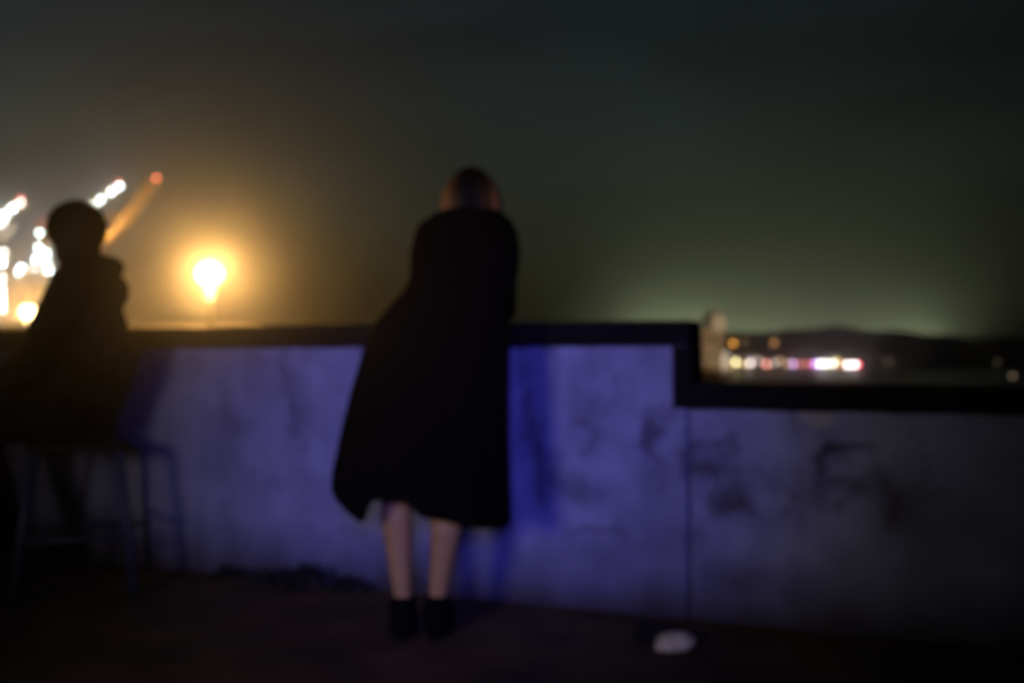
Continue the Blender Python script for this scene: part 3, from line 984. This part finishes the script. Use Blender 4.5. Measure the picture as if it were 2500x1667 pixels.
for (an, ang) in ((ankL, -6), (ankR, 5)):
    g = Vector((an.x, an.y, 0))
    q = Vector((math.sin(R(ang)), math.cos(R(ang)), 0))
    shoe = blob('shoe', [('c', g + Vector((0, -.01, .055)), .045, g + Vector((0, 0, .105)), .048), ('c', g + Vector((0, -.02, .04)), .042, g + q * .13 + Vector((0, 0, .038)), .044),
                  ('c', g + q * .12 + Vector((0, 0, .036)), .044, g + q * .18 + Vector((0, 0, .032)), .034)], M_shoe, woman, 0.009, 3, wo)
    bm = bmesh.new()
    pr = []
    for k in range(24):
        t = 2 * math.pi * k / 24
        c2 = -.02 + .16 * 0.5 * (1 + math.cos(t)) + .045 * math.cos(t)
        wdt = (.047 + .006 * math.cos(t)) * math.sin(t)
        side = Vector((q.y, -q.x, 0))
        pr.append(g + q * c2 + side * wdt - wo)
    lo = [bm.verts.new((p.x, p.y, 0.0)) for p in pr]; hi = [bm.verts.new((p.x, p.y, 0.032)) for p in pr]
    bm.faces.new(lo); bm.faces.new(hi)
    for k in range(24): bm.faces.new((lo[k], lo[(k + 1) % 24], hi[(k + 1) % 24], hi[k]))
    bmesh.ops.recalc_face_normals(bm, faces=bm.faces)
    sole = from_bm('sole', bm, M_shoe, shoe)
rnd = random.Random(11)
bm = bmesh.new()
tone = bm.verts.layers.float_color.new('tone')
hc = headc + Vector((0, -.006, .012))
for i in range(420):
    az = rnd.uniform(0, 2 * math.pi)
    face = math.cos(az - math.pi / 2)                 # 1 towards the face, which looks away
    if face > 0.55: continue
    lat0 = rnd.uniform(0.15, 1.0)
    side = abs(math.cos(az)) ** 1.5
    flare = side * rnd.uniform(0.4, 1.0)
    pts, tn = [], []
    n_ = 7
    for k_ in range(n_):
        f_ = k_ / (n_ - 1)
        th = lat0 + (math.pi * 0.56 - lat0) * min(1.0, f_ * 1.6)
        drop = max(0.0, f_ - 0.6) / 0.4 * rnd.uniform(.055, .085)
        rr = 1.03 + 0.05 * math.sin(i * 2.1)
        out = 1 + flare * 0.50 * max(0.0, f_ - 0.15) / 0.85
        pts.append(hc + Vector((.082 * rr * out * math.sin(th) * math.cos(az), .098 * rr * math.sin(th) * math.sin(az), .112 * rr * math.cos(th) - drop)) - wo)
        tn.append(min(1.0, side * side * max(0.0, f_ - 0.1) / 0.3))  # sides lightened for hair tone and painted rim light
    rings = add_tube(bm, pts, [.005, .008, .009, .009, .008, .006, .0025], 6)
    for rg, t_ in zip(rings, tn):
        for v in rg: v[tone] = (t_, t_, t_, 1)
hr = from_bm('hair', bm, M_hair_two_rim, woman, True)
hr['label'] = 'dark bobbed hair with flared sides of lighter brown and painted lamp rim'
blob('scalp', [('e', hc, (.080, .094, .110), I3), ('e', hc + Vector((0, -.03, -.05)), (.07, .06, .06), I3)], M_hair_dark, woman, 0.010, 3, wo)

# ------------------------------------------------------------------ seated person, in profile to the left
MD = 4.02
mo = Vector((st_c.x - 0.05, st_c.y, 0))
man = empty('person', mo)
tag(man, 'hunched person in a dark brown jacket sitting on the bar stool at left', 'person')
def Q(px, py, dd=0.0): return P(px, py, MD + dd)
def Qd(px, py, dd):
    p = P(px, py, MD); return Vector((p.x, p.y + dd, p.z))
HEADC = Qd(186, 566, 0)
RH = Matrix.Rotation(R(-58), 3, 'Z')      # head turned away towards the harbour
hipn, hipf = Qd(160, 1020, -.09), Qd(160, 1020, .09)
for v in (hipn, hipf): v.z = ZS + 0.115
kn_n, kn_f = Qd(-70, 1040, -.11), Qd(-90, 1045, .12)
an_n, an_f = Qd(-2, 1300, -.09), Qd(-10, 1305, .10)
shn, shf = Qd(222, 705, -.17), Qd(222, 705, .17)
eln, elf = Qd(132, 890, -.21), Qd(110, 890, .20)
wrn, wrf = Qd(5, 950, -.12), Qd(-10, 945, .10)
bprims = [('c', Qd(155, 985, 0), .13, Qd(205, 780, 0), .12), ('c', Qd(205, 780, 0), .12, Qd(216, 710, 0), .10), ('c', shn, .06, shf, .06),
          ('c', Qd(214, 680, 0), .058, HEADC, .056), ('e', HEADC, (.096, .077, .115), RH), ('e', HEADC + RH @ Vector((-.03, 0, -.055)), (.068, .058, .062), RH),
          ('c', HEADC + RH @ Vector((-.093, 0, 0)), .012, HEADC + RH @ Vector((-.114, 0, -.03)), .015), ('e', HEADC + RH @ Vector((-.088, 0, -.062)), (.014, .024, .009), RH),
          ('e', HEADC + RH @ Vector((-.083, 0, .03)), (.016, .055, .012), RH), ('e', HEADC + RH @ Vector((0, .078, -.01)), (.02, .012, .03), RH), ('e', HEADC + RH @ Vector((0, -.078, -.01)), (.02, .012, .03), RH)]
for (h, kn, an) in ((hipn, kn_n, an_n), (hipf, kn_f, an_f)):
    bprims += [('c', h, .09, kn, .062), ('c', kn, .06, an, .04), ('c', an, .042, an + Vector((-.14, 0, -.05)), .035)]
for (s, e, w, sgn) in ((shn, eln, wrn, 1), (shf, elf, wrf, -1)):
    bprims += [('c', s, .052, e, .042), ('c', e, .04, w, .028)]
    bprims += hand(w, (-.9, .25 * sgn, .05), (0, 0, -1), 1.05, sgn)
blob('body', bprims, M_skin, man, 0.0085, 3, mo)
jk = [('c', Qd(140, 985, 0), .155, Qd(190, 850, 0), .17), ('c', Qd(190, 850, 0), .17, Qd(204, 740, 0), .155), ('c', Qd(204, 740, 0), .155, Qd(222, 690, 0), .10),
      ('c', shn, .088, shf, .088), ('c', Qd(110, 990, -.06), .11, Qd(110, 990, .06), .11), ('c', Qd(232, 800, 0), .125, Qd(215, 900, 0), .11)]
for (s, e, w) in ((shn, eln, wrn), (shf, elf, wrf)):
    jk += [('c', s, .082, e, .07), ('c', e, .07, e.lerp(w, .88), .05)]
jk += [('c', Qd(200, 690, 0), .10, Qd(205, 655, 0), .092), ('c', Qd(190, 668, -.07), .042, Qd(262, 652, -.05), .046), ('c', Qd(190, 668, .07), .042, Qd(262, 652, .05), .046), ('c', Qd(264, 652, -.05), .048, Qd(264, 652, .05), .048)]
blob('jacket', jk, M_jacket, man, 0.014, 4, mo)
tk = []
for (h, kn, an) in ((hipn, kn_n, an_n), (hipf, kn_f, an_f)):
    tk += [('c', h, .108, kn, .078), ('c', kn, .076, an + Vector((0, 0, .03)), .058)]
tk += [('c', hipn, .105, hipf, .105)]
blob('trousers', tk, M_trouser, man, 0.014, 4, mo)
blob('hair', [('e', HEADC + RH @ Vector((.015, 0, .012)), (.117, .117, .116), RH), ('c', HEADC + RH @ Vector((.045, 0, -.03)), .095, HEADC + RH @ Vector((.035, 0, -.09)), .085)], M_hair_dark, man, 0.010, 4, mo)
for an in (an_n, an_f):
    blob('shoe', [('c', an + Vector((.03, 0, -.03)), .045, an + Vector((0, 0, .02)), .05), ('c', an + Vector((.02, 0, -.045)), .042, an + Vector((-.16, 0, -.065)), .038)], M_shoe, man, 0.010, 3, mo)
bt = Qd(160, 655, -.125)
lathe('button', [(0.010, -0.004), (0.014, 0), (0.010, 0.005)], M_pale, man, 12, bt - mo)

# ------------------------------------------------------------------ lamp that lights the parapet, behind the photographer
def stand_light(loc, label, aim_px, aim_z, power, col, size, blend, soft):
    loc = Vector(loc)
    sl = empty('stand_light', (loc.x, loc.y - 0.12, 0))
    tag(sl, label, 'spotlight')
    lathe('base', [(0.16, 0), (0.16, 0.02), (0.03, 0.05)], M_dark, sl)
    tube('pole', [(0, 0, 0.04), (0, 0, loc.z - 0.1)], [0.016, 0.016], M_dark, sl)
    lathe('lamp_housing', [(0.03, loc.z - 0.1), (0.075, loc.z - 0.06), (0.08, loc.z + 0.08), (0.05, loc.z + 0.12)], M_dark, sl)
    aim = W0 + WT * wall_s(aim_px) + Vector((0, 0, aim_z))
    spot('parapet_spotlight', loc, aim, power, col, size, blend, soft)
stand_light((-2.0, -1.0, 1.3), 'white spotlight on a stand behind the viewer, left of the blue one', 1080, 1.02, 135, (1.0, 0.88, 0.98), 50, 1.0, 0.42)
stand_light((0.0, -1.3, 1.5), 'blue spotlight on a stand behind the viewer, right of the white one', 1130, 0.66, 500, (0.12, 0.11, 1.0), 30, 1.0, 0.35)

# ------------------------------------------------------------------ haze added for the lamp glow, mostly lens glare
hz = bpy.data.materials.new('glow_haze')
hz.use_nodes = True
nt = hz.node_tree
nt.nodes.remove(nt.nodes['Principled BSDF'])
pv = nt.nodes.new('ShaderNodeVolumePrincipled')
pv.inputs['Color'].default_value = (0.95, 0.95, 0.95, 1)
pv.inputs['Density'].default_value = 0.0016
pv.inputs['Anisotropy'].default_value = 0.935
nt.links.new(pv.outputs[0], nt.nodes['Material Output'].inputs['Volume'])
hz.cycles.volume_sampling = 'EQUIANGULAR'
hz.cycles.homogeneous_volume = True
bm = bmesh.new()
add_box(bm, (-2600, -410, -4.0), (2600, 3010, 118.0))
bmesh.ops.recalc_face_normals(bm, faces=bm.faces)
tag(from_bm('haze', bm, hz), 'thin haze added for the lens-glare glow around the lamps', None, None, 'stuff')
